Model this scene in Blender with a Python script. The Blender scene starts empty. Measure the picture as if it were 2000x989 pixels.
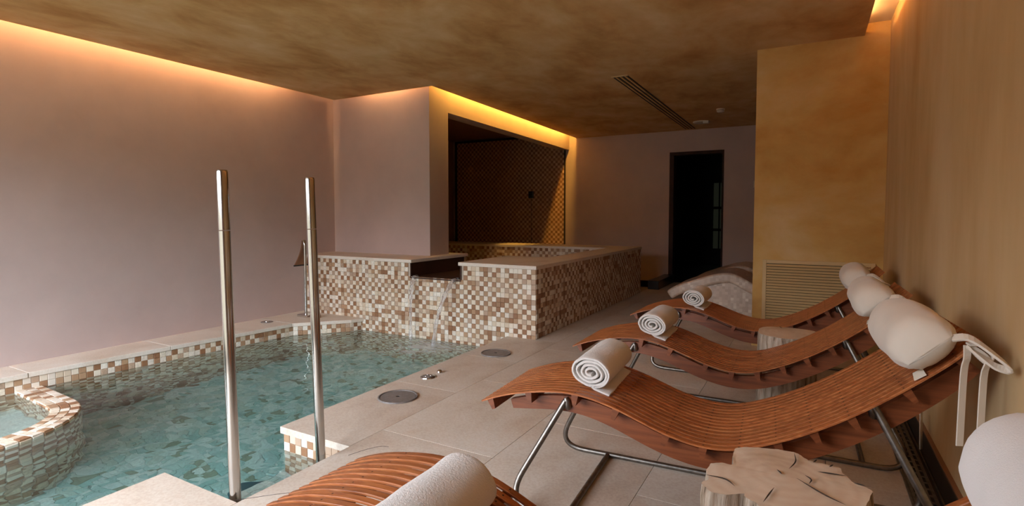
import bpy, bmesh, math, random
from mathutils import Vector, Matrix, noise
random.seed(7)
R = math.radians
S = bpy.context.scene
COL = S.collection

# ------------------------------------------------------------------ camera
F_PX, HOR, PITCH, YAW, CAM_H = 1050.0, 420.0, R(2.7), math.atan(585 / 1050.0), 1.12
CY_PX = HOR + F_PX * math.tan(PITCH)
cam_d = bpy.data.cameras.new('camera')
cam = bpy.data.objects.new('camera', cam_d)
COL.objects.link(cam)
cam.location = (0, 0, CAM_H)
cam.rotation_euler = (R(90) - PITCH, 0, YAW)
cam_d.sensor_width = 36
cam_d.lens = F_PX / 2000 * 36
cam_d.shift_y = -(494.5 - CY_PX) / 2000
cam_d.clip_start = 0.02
S.camera = cam
# ------------------------------------------------------------------ view, daylight, exposure
S.view_settings.view_transform = 'Standard'
S.view_settings.look = 'None'
S.view_settings.gamma = 1.0
S.view_settings.exposure = -0.18
S.view_settings.use_curve_mapping = False
S.cycles.use_denoising = True
S.cycles.max_bounces = 10
S.cycles.diffuse_bounces = 5
S.cycles.sample_clamp_indirect = 6.0
W = bpy.data.worlds.new('daylight')
S.world = W
W.use_nodes = True
wn_ = W.node_tree
tc_ = wn_.nodes.new('ShaderNodeTexCoord'); sx_ = wn_.nodes.new('ShaderNodeSeparateXYZ'); rp_ = wn_.nodes.new('ShaderNodeValToRGB')
wn_.links.new(tc_.outputs['Generated'], sx_.inputs[0]); wn_.links.new(sx_.outputs['Z'], rp_.inputs['Fac'])
rp_.color_ramp.elements[0].position = 0.09; rp_.color_ramp.elements[0].color = (0.10, 0.095, 0.08, 1)      # ground, and a dark band added above the horizon to shade far walls
rp_.color_ramp.elements[1].position = 0.23; rp_.color_ramp.elements[1].color = (0.82, 0.89, 1.0, 1)     # overcast sky
wn_.links.new(rp_.outputs['Color'], wn_.nodes['Background'].inputs[0])
wn_.nodes['Background'].inputs[1].default_value = 18.0
COVE = 72.0          # emission of the cove strips
WX0, WX1, WZ0, WZ1, WY = -5.0, -1.2, 0.05, 2.20, -0.75      # the window behind the camera
pl = bpy.data.lights.new('window_daylight', 'AREA')
pl.shape = 'RECTANGLE'
pl.size, pl.size_y = WX1 - WX0, WZ1 - WZ0
pl.cycles.is_portal = True
plo = bpy.data.objects.new('window_daylight', pl)
COL.objects.link(plo)
plo.location = ((WX0 + WX1) / 2, WY - 0.06, (WZ0 + WZ1) / 2)
plo.rotation_euler = (R(90), 0, 0)

CEIL = 2.5
XL, XR, YB, YP = -5.18, 0.49, 9.1, 5.0      # left wall, right wall, back wall, partition
ZW = -0.13                                   # water level
ZF = -1.0                                    # pool floor
PT = 0.046                                   # tile pitch

# ------------------------------------------------------------------ helpers
class MB:
    def __init__(s):
        s.v, s.f, s.m = [], [], []
    def quad(s, a, b, c, d, m=0):
        i = len(s.v); s.v += [tuple(a), tuple(b), tuple(c), tuple(d)]; s.f.append((i, i+1, i+2, i+3)); s.m.append(m)
    def box(s, lo, hi, m=0, mat=None):
        i = len(s.v)
        for z in (lo[2], hi[2]):
            for x, y in ((lo[0], lo[1]), (hi[0], lo[1]), (hi[0], hi[1]), (lo[0], hi[1])):
                p = Vector((x, y, z)); s.v.append(tuple(mat @ p if mat else p))
        for f in ((3, 2, 1, 0), (4, 5, 6, 7), (0, 1, 5, 4), (1, 2, 6, 5), (2, 3, 7, 6), (3, 0, 4, 7)):
            s.f.append(tuple(i + k for k in f)); s.m.append(m)
    def prism(s, poly, z0, z1, m=0):
        n = len(poly); i = len(s.v)
        s.v += [(p[0], p[1], z0) for p in poly] + [(p[0], p[1], z1) for p in poly]
        s.f.append(tuple(i + k for k in reversed(range(n)))); s.m.append(m)
        s.f.append(tuple(i + n + k for k in range(n))); s.m.append(m)
        for k in range(n):
            j = (k + 1) % n
            s.f.append((i + k, i + j, i + n + j, i + n + k)); s.m.append(m)
    def grid(s, rows, closed=False, caps=False, m=0):
        """rows: list of equal-length vertex loops"""
        i = len(s.v); n = len(rows[0])
        for r in rows: s.v += [tuple(p) for p in r]
        for a in range(len(rows) - 1):
            for k in range(n if closed else n - 1):
                j = (k + 1) % n
                s.f.append((i + a*n + k, i + a*n + j, i + (a+1)*n + j, i + (a+1)*n + k)); s.m.append(m)
        if caps:
            s.f.append(tuple(i + k for k in reversed(range(n)))); s.m.append(m)
            b = i + (len(rows) - 1) * n
            s.f.append(tuple(b + k for k in range(n))); s.m.append(m)
    def tube(s, pts, r, n=10, m=0, caps=True):
        pts = [Vector(p) for p in pts]
        rs = r if isinstance(r, (list, tuple)) else [r] * len(pts)
        t0 = (pts[1] - pts[0]).normalized()
        u = t0.orthogonal().normalized()
        rows = []
        for k, p in enumerate(pts):
            a = pts[max(k - 1, 0)]; b = pts[min(k + 1, len(pts) - 1)]
            t = (b - a).normalized()
            u = (u - t * u.dot(t)).normalized(); w = t.cross(u)
            rows.append([p + (u * math.cos(2*math.pi*j/n) + w * math.sin(2*math.pi*j/n)) * rs[k] for j in range(n)])
        s.grid(rows, closed=True, caps=caps, m=m)
    def ribbon(s, pts, wdir, w, th=0.004, m=0):
        pts = [Vector(p) for p in pts]; rows = []
        wd0 = Vector(wdir).normalized()
        for k, p in enumerate(pts):
            a = pts[max(k - 1, 0)]; b = pts[min(k + 1, len(pts) - 1)]
            t = (b - a).normalized(); wd = (wd0 - t * wd0.dot(t)).normalized(); nn = t.cross(wd)
            rows.append([p + wd*w/2 + nn*th/2, p - wd*w/2 + nn*th/2, p - wd*w/2 - nn*th/2, p + wd*w/2 - nn*th/2])
        s.grid(rows, closed=True, caps=True, m=m)
    def lathe(s, prof, c=(0, 0, 0), n=24, m=0):
        rows = [[(c[0] + r*math.cos(2*math.pi*k/n), c[1] + r*math.sin(2*math.pi*k/n), c[2] + z) for k in range(n)] for r, z in prof]
        s.grid(rows, closed=True, caps=True, m=m)
    def mesh(s, name, mats, smooth=False):
        me = bpy.data.meshes.new(name)
        me.from_pydata(s.v, [], s.f)
        for mt in (mats if isinstance(mats, (list, tuple)) else [mats]): me.materials.append(mt)
        me.polygons.foreach_set('material_index', s.m)
        bm = bmesh.new(); bm.from_mesh(me)
        bmesh.ops.recalc_face_normals(bm, faces=bm.faces)
        bm.to_mesh(me); bm.free()
        if smooth:
            me.shade_smooth()
            if smooth != 'full': me.set_sharp_from_angle(angle=R(50))
        me.update()
        return me
    def build(s, name, mats, parent=None, smooth=False, bevel=0.0, seg=2):
        return link(name, s.mesh(name, mats, smooth), parent, bevel, seg)

def link(name, me, parent=None, bevel=0.0, seg=2, mw=None):
    o = bpy.data.objects.new(name, me); COL.objects.link(o)
    if parent: o.parent = parent
    if mw is not None: o.matrix_local = mw
    if bevel:
        b = o.modifiers.new('bevel', 'BEVEL'); b.width = bevel; b.segments = seg; b.limit_method = 'ANGLE'; b.angle_limit = R(40)
    return o

def thing(name, label, cat, loc=(0, 0, 0), rz=0.0, group=None):
    o = bpy.data.objects.new(name, None); COL.objects.link(o)
    o.empty_display_size = 0.05
    o.location = loc; o.rotation_euler = (0, 0, rz)
    return tag(o, label, cat, group)

def tag(o, label, cat, group=None, kind=None):
    o['label'] = label; o['category'] = cat
    if group: o['group'] = group
    if kind: o['kind'] = kind
    return o

def struct(o, label=None):
    o['kind'] = 'structure'
    if label: o['label'] = label
    return o

def fillet(pts, r, n=6):
    pts = [Vector(p) for p in pts]; out = [pts[0]]
    for a, b, c in zip(pts, pts[1:], pts[2:]):
        d1, d2 = (a - b), (c - b)
        k = min(r, d1.length * .49, d2.length * .49)
        p, q = b + d1.normalized() * k, b + d2.normalized() * k
        for j in range(n + 1):
            t = j / n
            out.append(p * (1-t)**2 + b * 2*t*(1-t) + q * t*t)
    out.append(pts[-1])
    return out

def catmull(pts, n=6):
    P = [Vector(p) for p in pts]; P = [P[0]*2 - P[1]] + P + [P[-1]*2 - P[-2]]; out = []
    for i in range(1, len(P) - 2):
        for j in range(n):
            t = j / n
            out.append(0.5*((2*P[i]) + (P[i+1]-P[i-1])*t + (2*P[i-1]-5*P[i]+4*P[i+1]-P[i+2])*t*t + (3*P[i]-P[i-1]-3*P[i+1]+P[i+2])*t**3))
    out.append(P[-2]); return out

# ------------------------------------------------------------------ materials
def new_mat(name, rough=0.6, metal=0.0, spec=0.5):
    m = bpy.data.materials.new(name); m.use_nodes = True
    nt = m.node_tree; b = nt.nodes['Principled BSDF']
    b.inputs['Roughness'].default_value = rough; b.inputs['Metallic'].default_value = metal
    b.inputs['Specular IOR Level'].default_value = spec
    return m, nt, b

def coords(nt, scale=(1, 1, 1), kind='Object', rot=(0, 0, 0)):
    tc = nt.nodes.new('ShaderNodeTexCoord'); mp = nt.nodes.new('ShaderNodeMapping')
    mp.inputs['Scale'].default_value = scale; mp.inputs['Rotation'].default_value = rot
    nt.links.new(tc.outputs[kind], mp.inputs['Vector'])
    return mp.outputs['Vector']

def noise_n(nt, vec, scale, detail=4, rough=0.55, dist=0.0):
    n = nt.nodes.new('ShaderNodeTexNoise')
    n.inputs['Scale'].default_value = scale; n.inputs['Detail'].default_value = detail
    n.inputs['Roughness'].default_value = rough; n.inputs['Distortion'].default_value = dist
    if vec is not None: nt.links.new(vec, n.inputs['Vector'])
    return n.outputs['Fac']

def ramp(nt, fac, stops):
    r = nt.nodes.new('ShaderNodeValToRGB'); e = r.color_ramp.elements
    while len(e) < len(stops): e.new(0.5)
    for k, (p, c) in enumerate(stops):
        e[k].position = p; e[k].color = (c[0], c[1], c[2], 1)
    nt.links.new(fac, r.inputs['Fac']); return r.outputs['Color']

def mixc(nt, fac, a, b, mode='MIX'):
    n = nt.nodes.new('ShaderNodeMix'); n.data_type = 'RGBA'; n.blend_type = mode
    for sock, v in ((n.inputs[0], fac), (n.inputs[6], a), (n.inputs[7], b)):
        if hasattr(v, 'is_linked'): nt.links.new(v, sock)
        elif isinstance(v, (int, float)): sock.default_value = v
        else: sock.default_value = (v[0], v[1], v[2], 1)
    return n.outputs[2]

def bump(nt, b, height, strength=0.2, dist=0.01):
    n = nt.nodes.new('ShaderNodeBump'); n.inputs['Strength'].default_value = strength; n.inputs['Distance'].default_value = dist
    nt.links.new(height, n.inputs['Height']); nt.links.new(n.outputs['Normal'], b.inputs['Normal'])

def math_n(nt, op, a, b=None):
    n = nt.nodes.new('ShaderNodeMath'); n.operation = op
    for sock, v in ((n.inputs[0], a), (n.inputs[1], b)):
        if v is None: continue
        if hasattr(v, 'is_linked'): nt.links.new(v, sock)
        else: sock.default_value = v
    return n.outputs[0]

def plaster(name, stops, scale=(1, 1, 1), ns=1.2, rough=0.75, b_s=0.08, dist=0.6):
    m, nt, b = new_mat(name, rough, spec=0.25)
    v = coords(nt, scale)
    f1 = noise_n(nt, v, ns, 6, 0.6, dist)
    c = ramp(nt, f1, stops)
    f2 = noise_n(nt, v, ns * 4, 5, 0.6)
    c = mixc(nt, 0.25, c, mixc(nt, f2, (0.25, 0.25, 0.25), (0.8, 0.8, 0.8)), 'OVERLAY')
    nt.links.new(c, b.inputs['Base Color'])
    bump(nt, b, noise_n(nt, coords(nt), 60, 3), b_s, 0.004)
    return m

def simple(name, col, rough=0.5, metal=0.0, spec=0.5, nscale=0, var=0.15, bs=0.0, bscale=80):
    m, nt, b = new_mat(name, rough, metal, spec)
    if nscale:
        f = noise_n(nt, coords(nt), nscale, 5)
        lo = tuple(x * (1 - var) for x in col); hi = tuple(min(1, x * (1 + var)) for x in col)
        nt.links.new(ramp(nt, f, [(0.3, lo), (0.7, hi)]), b.inputs['Base Color'])
    else:
        b.inputs['Base Color'].default_value = (*col, 1)
    if bs: bump(nt, b, noise_n(nt, coords(nt), bscale, 4), bs, 0.004)
    return m

M = {}
M['taupe'] = plaster('taupe_plaster', [(0.25, (0.46, 0.365, 0.34)), (0.75, (0.52, 0.415, 0.385))], ns=0.7)
M['ochre'] = plaster('ochre_plaster', [(0.28, (0.50, 0.26, 0.065)), (0.5, (0.60, 0.38, 0.13)), (0.72, (0.66, 0.48, 0.25))], (1, 1, 1.5), 1.5, dist=0.25)
M['ochre_wall'] = plaster('streaked_ochre_plaster', [(0.25, (0.48, 0.29, 0.115)), (0.5, (0.58, 0.395, 0.20)), (0.75, (0.64, 0.47, 0.28))], (1.6, 1.6, 0.5), 1.1, dist=0.2)
M['ceil'] = plaster('clouded_ochre_ceiling', [(0.30, (0.42, 0.21, 0.065)), (0.5, (0.58, 0.345, 0.14)), (0.72, (0.68, 0.47, 0.25))], (1.5, 0.95, 1), 1.7, dist=0.25)
M['cavity'] = simple('cove_white', (0.8, 0.72, 0.6), 0.8)
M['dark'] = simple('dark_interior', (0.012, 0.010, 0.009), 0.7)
M['darkwood'] = simple('dark_stained_wood', (0.030, 0.012, 0.008), 0.6, spec=0.2, nscale=12, var=0.4)
M['black'] = simple('black_gloss', (0.012, 0.011, 0.011), 0.3)
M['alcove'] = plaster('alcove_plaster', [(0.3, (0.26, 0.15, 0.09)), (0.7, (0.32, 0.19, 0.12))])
M['grout'] = simple('tile_grout', (0.50, 0.42, 0.34), 0.85, nscale=30)
M['steel'] = simple('brushed_steel', (0.50, 0.48, 0.45), 0.16, 1.0)
M['tube'] = simple('dull_steel_tube', (0.23, 0.205, 0.18), 0.40, 1.0, nscale=40, var=0.25)
M['lid'] = simple('grey_plastic_lid', (0.19, 0.165, 0.15), 0.5, nscale=60, var=0.2, bs=0.1)
M['chrome'] = simple('chrome', (0.7, 0.68, 0.66), 0.12, 1.0)
M['offwhite'] = simple('offwhite_plastic', (0.62, 0.55, 0.46), 0.45)
M['grille'] = simple('ochre_painted_metal', (0.60, 0.42, 0.20), 0.5, nscale=3, var=0.06)
M['shaded_bronze'] = simple('shade_dark_bronze', (0.055, 0.024, 0.014), 0.4, 0.3, nscale=5)  # bronze liner, darkened to carry the shade inside the tub channel
M['copper'] = simple('copper_brown', (0.32, 0.16, 0.09), 0.35, 0.6)
M['gap_shade'] = simple('dark_gap', (0.02, 0.015, 0.012), 0.8)  # near-black colour stands in for the shade inside slots and openings

def stone(name, stops, ns=1.6, rough=0.5, bs=0.12):
    m, nt, b = new_mat(name, rough, spec=0.4)
    v = coords(nt)
    oi = nt.nodes.new('ShaderNodeObjectInfo')
    f = noise_n(nt, v, ns, 7, 0.62, 0.8)
    c = ramp(nt, f, stops)
    sp = noise_n(nt, v, 90, 3)
    c = mixc(nt, 0.16, c, ramp(nt, sp, [(0.35, (0.2, 0.18, 0.16)), (0.6, (0.75, 0.75, 0.75))]), 'OVERLAY')
    c = mixc(nt, 0.10, c, ramp(nt, oi.outputs['Random'], [(0.0, (0.3, 0.27, 0.24)), (1.0, (0.75, 0.7, 0.65))]), 'OVERLAY')
    nt.links.new(c, b.inputs['Base Color'])
    h = math_n(nt, 'ADD', noise_n(nt, v, 45, 5), math_n(nt, 'MULTIPLY', f, 2.0))
    bump(nt, b, h, bs, 0.006)
    return m
M['deck'] = stone('beige_limestone', [(0.28, (0.50, 0.385, 0.29)), (0.48, (0.62, 0.53, 0.44)), (0.72, (0.67, 0.60, 0.52))], rough=0.5)
M['coping'] = stone('pale_limestone', [(0.28, (0.62, 0.52, 0.42)), (0.48, (0.72, 0.64, 0.55)), (0.72, (0.77, 0.71, 0.63))], rough=0.55)

# travertine mosaic: light and dark tiles
LIGHT = [(0.76, 0.65, 0.51), (0.82, 0.75, 0.64), (0.66, 0.53, 0.39), (0.74, 0.65, 0.54)]
DARK = [(0.42, 0.26, 0.15), (0.29, 0.145, 0.072), (0.36, 0.20, 0.11), (0.47, 0.33, 0.23)]
def tile_mat(i, c):
    m, nt, b = new_mat('travertine_tile_%s' % 'abcdefghijklmnop'[i], 0.45, spec=0.4)
    v = coords(nt, kind='Object')
    f = noise_n(nt, v, 70, 5, 0.6)
    nt.links.new(ramp(nt, f, [(0.3, tuple(x*0.78 for x in c)), (0.65, tuple(min(1, x*1.12) for x in c))]), b.inputs['Base Color'])
    return m
TM = [tile_mat(i, c) for i, c in enumerate(LIGHT + DARK)]
AQUA = [(0.58, 0.70, 0.66), (0.46, 0.62, 0.58), (0.70, 0.78, 0.74), (0.36, 0.54, 0.51), (0.52, 0.62, 0.56), (0.62, 0.72, 0.69), (0.42, 0.58, 0.56), (0.27, 0.31, 0.23)]
AM = [tile_mat(8 + i, c) for i, c in enumerate(AQUA)]

def wood(name, cols, spec=0.5, rough=0.36):
    m, nt, b = new_mat(name, rough, spec=spec)
    oi = nt.nodes.new('ShaderNodeObjectInfo')
    v = coords(nt, (2.2, 60, 60))
    add = nt.nodes.new('ShaderNodeVectorMath'); add.operation = 'ADD'
    nt.links.new(v, add.inputs[0])
    mul = nt.nodes.new('ShaderNodeVectorMath'); mul.operation = 'SCALE'; mul.inputs[0].default_value = (13, 57, 31)
    nt.links.new(oi.outputs['Random'], mul.inputs['Scale']); nt.links.new(mul.outputs[0], add.inputs[1])
    f = noise_n(nt, add.outputs[0], 1.3, 6, 0.6, 0.4)
    c = ramp(nt, f, [(0.25, cols[0]), (0.5, cols[1]), (0.78, cols[2])])
    c = mixc(nt, 0.35, c, ramp(nt, oi.outputs['Random'], [(0.0, (0.30, 0.27, 0.25)), (1.0, (0.72, 0.66, 0.58))]), 'OVERLAY')
    nt.links.new(c, b.inputs['Base Color'])
    bump(nt, b, f, 0.08, 0.002)
    return m
M['wood'] = wood('red_brown_teak', [(0.20, 0.052, 0.016), (0.36, 0.115, 0.036), (0.52, 0.20, 0.07)])
M['woodrail'] = wood('dark_red_teak_rail', [(0.11, 0.028, 0.010), (0.19, 0.053, 0.018), (0.27, 0.085, 0.03)])

def terry(name, col, amp=0.5, sc=260):
    m, nt, b = new_mat(name, 0.95, spec=0.1)
    b.inputs['Sheen Weight'].default_value = 0.3
    v = coords(nt)
    f = noise_n(nt, v, 7, 4)
    nt.links.new(ramp(nt, f, [(0.3, tuple(x * 0.92 for x in col)), (0.7, col)]), b.inputs['Base Color'])
    bump(nt, b, noise_n(nt, v, sc, 4, 0.75), amp, 0.009)
    return m
M['towel'] = terry('white_terry', (0.86, 0.81, 0.76), 0.6, 170)
M['pillow'] = terry('cream_cotton', (0.78, 0.70, 0.60), 0.12, 500)
M['pillow_white'] = terry('white_cotton_terry', (0.84, 0.82, 0.81), 0.35, 420)
M['tag'] = simple('white_label', (0.8, 0.74, 0.62), 0.7)

def stump_mat():
    m, nt, b = new_mat('bleached_stump_top', 0.8, spec=0.2)
    v = coords(nt)
    n1 = noise_n(nt, v, 5, 6, 0.6, 0.5)
    w = nt.nodes.new('ShaderNodeTexWave'); w.wave_type = 'RINGS'; w.rings_direction = 'Z'
    w.inputs['Scale'].default_value = 9; w.inputs['Distortion'].default_value = 6; w.inputs['Detail'].default_value = 4; w.inputs['Detail Scale'].default_value = 1.2
    nt.links.new(v, w.inputs['Vector'])
    c = ramp(nt, n1, [(0.3, (0.52, 0.38, 0.26)), (0.5, (0.68, 0.54, 0.41)), (0.7, (0.75, 0.63, 0.50))])
    c = mixc(nt, 0.06, c, w.outputs['Color'], 'OVERLAY')
    nt.links.new(c, b.inputs['Base Color'])
    bump(nt, b, math_n(nt, 'ADD', n1, math_n(nt, 'MULTIPLY', w.outputs['Fac'], 0.03)), 0.3, 0.008)
    return m
M['stump'] = stump_mat()
def bark_mat():
    m, nt, b = new_mat('weathered_stump_side', 0.9, spec=0.15)
    v = coords(nt, (45, 45, 5))
    n1 = noise_n(nt, v, 1.0, 7, 0.65, 0.6)
    c = ramp(nt, n1, [(0.30, (0.05, 0.035, 0.026)), (0.42, (0.33, 0.24, 0.165)), (0.6, (0.55, 0.45, 0.35)), (0.8, (0.62, 0.54, 0.45))])
    nt.links.new(c, b.inputs['Base Color'])
    bump(nt, b, n1, 0.8, 0.012)
    return m
M['bark'] = bark_mat()
M['crack'] = simple('dark_crack', (0.045, 0.028, 0.018), 0.9)

def mosaic(name, cells, cols, mortar, size):
    m, nt, b = new_mat(name, 0.4, spec=0.5)
    v = coords(nt)
    vm = nt.nodes.new('ShaderNodeVectorMath'); vm.operation = 'SCALE'; vm.inputs['Scale'].default_value = 1.0 / size
    nt.links.new(v, vm.inputs[0])
    fl = nt.nodes.new('ShaderNodeVectorMath'); fl.operation = 'FLOOR'; nt.links.new(vm.outputs[0], fl.inputs[0])
    wn = nt.nodes.new('ShaderNodeTexWhiteNoise'); nt.links.new(fl.outputs[0], wn.inputs['Vector'])
    ch = nt.nodes.new('ShaderNodeTexChecker'); ch.inputs['Scale'].default_value = 1.0
    nt.links.new(vm.outputs[0], ch.inputs['Vector'])
    f = math_n(nt, 'ADD', math_n(nt, 'MULTIPLY', ch.outputs['Fac'], cells), math_n(nt, 'MULTIPLY', wn.outputs['Value'], 1 - cells))
    c = ramp(nt, f, cols)
    fr = nt.nodes.new('ShaderNodeVectorMath'); fr.operation = 'FRACTION'; nt.links.new(vm.outputs[0], fr.inputs[0])
    sx = nt.nodes.new('ShaderNodeSeparateXYZ'); nt.links.new(fr.outputs[0], sx.inputs[0])
    return m, nt, b, c, sx
mm, nt, b, c, sx = mosaic('alcove_checker_mosaic', 0.62, [(0.1, (0.26, 0.125, 0.065)), (0.4, (0.36, 0.19, 0.10)), (0.65, (0.60, 0.38, 0.22)), (1.0, (0.70, 0.50, 0.32))], 0, PT)
nt.links.new(c, b.inputs['Base Color']); M['alcove_mosaic'] = mm
mm, nt, b, c, sx = mosaic('pearl_mosaic', 0.0, [(0.0, (0.50, 0.36, 0.27)), (0.5, (0.58, 0.43, 0.33)), (0.9, (0.63, 0.48, 0.37)), (1.0, (0.75, 0.62, 0.5))], 0, 0.03)
d = None
for k in range(3):
    q = math_n(nt, 'ABSOLUTE', math_n(nt, 'SUBTRACT', sx.outputs[k], 0.5))
    d = q if d is None else math_n(nt, 'MAXIMUM', d, q)
g = math_n(nt, 'GREATER_THAN', d, 0.46)
nt.links.new(c, b.inputs['Base Color']); b.inputs['Roughness'].default_value = 0.3
M['pearl'] = mm

def water_mat():
    m, nt, b = new_mat('pool_water', 0.0)
    nt.nodes.remove(b)
    out = nt.nodes['Material Output']
    gl = nt.nodes.new('ShaderNodeBsdfGlass'); gl.inputs['IOR'].default_value = 1.33; gl.inputs['Roughness'].default_value = 0.0
    gl.inputs['Color'].default_value = (0.97, 1.0, 1.0, 1)
    df = nt.nodes.new('ShaderNodeBsdfDiffuse'); df.inputs['Color'].default_value = (0.75, 0.78, 0.78, 1)
    v = coords(nt)
    # foam where the streams fall in
    vs = nt.nodes.new('ShaderNodeVectorMath'); vs.operation = 'DISTANCE'; vs.inputs[1].default_value = (-3.15, 4.02, ZW)
    nt.links.new(v, vs.inputs[0])
    near = math_n(nt, 'SUBTRACT', 1.0, math_n(nt, 'DIVIDE', vs.outputs['Value'], 0.75))
    fn = noise_n(nt, coords(nt, (1.0, 2.2, 1)), 4.5, 6, 0.7, 1.0)
    fo = math_n(nt, 'MULTIPLY', math_n(nt, 'SUBTRACT', math_n(nt, 'ADD', fn, math_n(nt, 'MULTIPLY', near, 0.42)), 0.74), 3.0)
    cl = nt.nodes.new('ShaderNodeClamp'); nt.links.new(fo, cl.inputs['Value']); cl.inputs['Max'].default_value = 0.55
    mx = nt.nodes.new('ShaderNodeMixShader')
    nt.links.new(cl.outputs[0], mx.inputs[0]); nt.links.new(gl.outputs[0], mx.inputs[1]); nt.links.new(df.outputs[0], mx.inputs[2])
    h = math_n(nt, 'ADD', noise_n(nt, v, 2.6, 1, 0.5, 0.3), math_n(nt, 'MULTIPLY', noise_n(nt, v, 8.0, 1, 0.5, 0.3), 0.22))
    bp = nt.nodes.new('ShaderNodeBump'); bp.inputs['Strength'].default_value = 0.8; bp.inputs['Distance'].default_value = 0.035
    nt.links.new(h, bp.inputs['Height']); nt.links.new(bp.outputs[0], gl.inputs['Normal'])
    nt.links.new(mx.outputs[0], out.inputs['Surface'])
    va = nt.nodes.new('ShaderNodeVolumeAbsorption'); va.inputs['Color'].default_value = (0.40, 0.86, 0.86, 1); va.inputs['Density'].default_value = 0.30
    nt.links.new(va.outputs[0], out.inputs['Volume'])
    return m
M['water'] = water_mat()
def stream_mat():
    m, nt, b = new_mat('falling_water', 0.05)
    b.inputs['Base Color'].default_value = (0.95, 0.97, 1, 1); b.inputs['Transmission Weight'].default_value = 0.85; b.inputs['IOR'].default_value = 1.2
    bump(nt, b, noise_n(nt, coords(nt, (60, 60, 8)), 1, 3), 0.5, 0.01)
    return m
M['stream'] = stream_mat()
def emit(name, col, st):
    m, nt, b = new_mat(name, 0.5)
    b.inputs['Emission Color'].default_value = (*col, 1); b.inputs['Emission Strength'].default_value = st
    return m
M['led'] = emit('warm_led', (1.0, 0.54, 0.23), COVE*0.88)
M['led_right'] = emit('soft_warm_led', (1.0, 0.50, 0.17), COVE*1.35)
M['led_amber'] = emit('amber_led', (1.0, 0.52, 0.08), COVE*1.7)
def tinted():
    m, nt, b = new_mat('dimming_pane', 0.05)
    nt.nodes.remove(b); t = nt.nodes.new('ShaderNodeBsdfTransparent'); t.inputs['Color'].default_value = (0.07, 0.075, 0.065, 1)  # dark pane added to dim the bright sky in the far window
    nt.links.new(t.outputs[0], nt.nodes['Material Output'].inputs['Surface']); return m
M['tinted'] = tinted()

# ------------------------------------------------------------------ tiles
def unit_tile_mesh(mat, name):
    mb = MB(); c = 0.06
    a, b = [(0, 0), (1, 0), (1, 1), (0, 1)], [(c, c), (1-c, c), (1-c, 1-c), (c, 1-c)]
    i = 0; mb.v = [(x-.5, y-.5, -0.10) for x, y in a] + [(x-.5, y-.5, 0.05) for x, y in a] + [(x-.5, y-.5, 0.09) for x, y in b]
    mb.f = [(8, 9, 10, 11)] + [(k, (k+1) % 4, 4+(k+1) % 4, 4+k) for k in range(4)] + [(4+k, 4+(k+1) % 4, 8+(k+1) % 4, 8+k) for k in range(4)]
    mb.m = [0]*9
    me = bpy.data.meshes.new(name); me.from_pydata(mb.v, [], mb.f); me.materials.append(mat); return me
TILE_ME = [unit_tile_mesh(m, 'tile') for m in TM]
AQ_ME = [unit_tile_mesh(m, 'tile') for m in AM]
UT = TILE_ME[0]
UT_V = [v.co.copy() for v in UT.vertices]; UT_F = [tuple(p.vertices) for p in UT.polygons]

def pick(i, j, rnd):
    par = (i + j) % 2
    if rnd.random() < 0.13: par = 1 - par
    return rnd.randrange(4) + (4 if par else 0)

def tile_face(o, u, v, nu, nv, pitch=PT, aqua=False, seed=1, keep=None, pv=None):
    """rows of tiles on a plane: o corner, u and v unit directions, facing u x v"""
    rnd = random.Random(seed); o, u, v = Vector(o), Vector(u).normalized(), Vector(v).normalized(); n = u.cross(v); out = []
    pv = pv or pitch
    for i in range(nu):
        for j in range(nv):
            c = o + u*(i+.5)*pitch + v*(j+.5)*pv
            k = (rnd.randrange(7) if rnd.random() > 0.07 else 7) if aqua else pick(i, j, rnd)
            off = rnd.uniform(-0.0012, 0.0012)
            if keep and not keep(c): continue
            sx, sy = pitch*0.97, pv*0.97
            c = c + n*off
            m = Matrix(((u.x*sx, v.x*sy, n.x*0.045, c.x), (u.y*sx, v.y*sy, n.y*0.045, c.y), (u.z*sx, v.z*sy, n.z*0.045, c.z), (0, 0, 0, 1)))
            out.append((m, k, aqua, n))
    return out

CF = Vector((-math.sin(YAW)*math.cos(PITCH), math.cos(YAW)*math.cos(PITCH), -math.sin(PITCH)))
CR = Vector((math.cos(YAW), math.sin(YAW), 0)); CU = CR.cross(CF)
def proj(p):
    d = Vector(p) - Vector((0, 0, CAM_H)); w = d.dot(CF)
    if w < 0.05: return None
    return 1000 + F_PX*d.dot(CR)/w, CY_PX - F_PX*d.dot(CU)/w, w

def lay_tiles(parent, tiles, limit, vis=None):
    """the tiles that show largest become parts of their own, the rest one joined part"""
    sc = []
    for t in tiles:
        c = t[0].translation; q = proj(c)
        a = 0
        if q and 5 < q[0] < 1995 and 5 < q[1] < 985 and (vis is None or vis(c)):
            d = (Vector((0, 0, CAM_H)) - c).normalized()
            a = max(0, d.dot(t[3])) / q[2]**2
        sc.append(a)
    order = sorted(range(len(tiles)), key=lambda k: -sc[k])
    solo = [k for k in order[:limit] if sc[k] > 0]; ss = set(solo)
    for k in solo:
        m, i, aq, n = tiles[k]
        link('tile', (AQ_ME if aq else TILE_ME)[i], parent, mw=m)
    vs, fs, ms = [], [], []
    for k, (m, i, aq, n) in enumerate(tiles):
        if k in ss: continue
        b = len(vs); vs += [tuple(m @ p) for p in UT_V]
        fs += [tuple(b+q for q in f) for f in UT_F]; ms += [i + (8 if aq else 0)]*len(UT_F)
    if vs:
        me = bpy.data.meshes.new('mosaic_tiles'); me.from_pydata(vs, [], fs)
        for mt in TM + AM: me.materials.append(mt)
        me.polygons.foreach_set('material_index', ms); me.update()
        o = link('mosaic_tiles', me, parent); o['kind'] = 'stuff'

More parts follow.
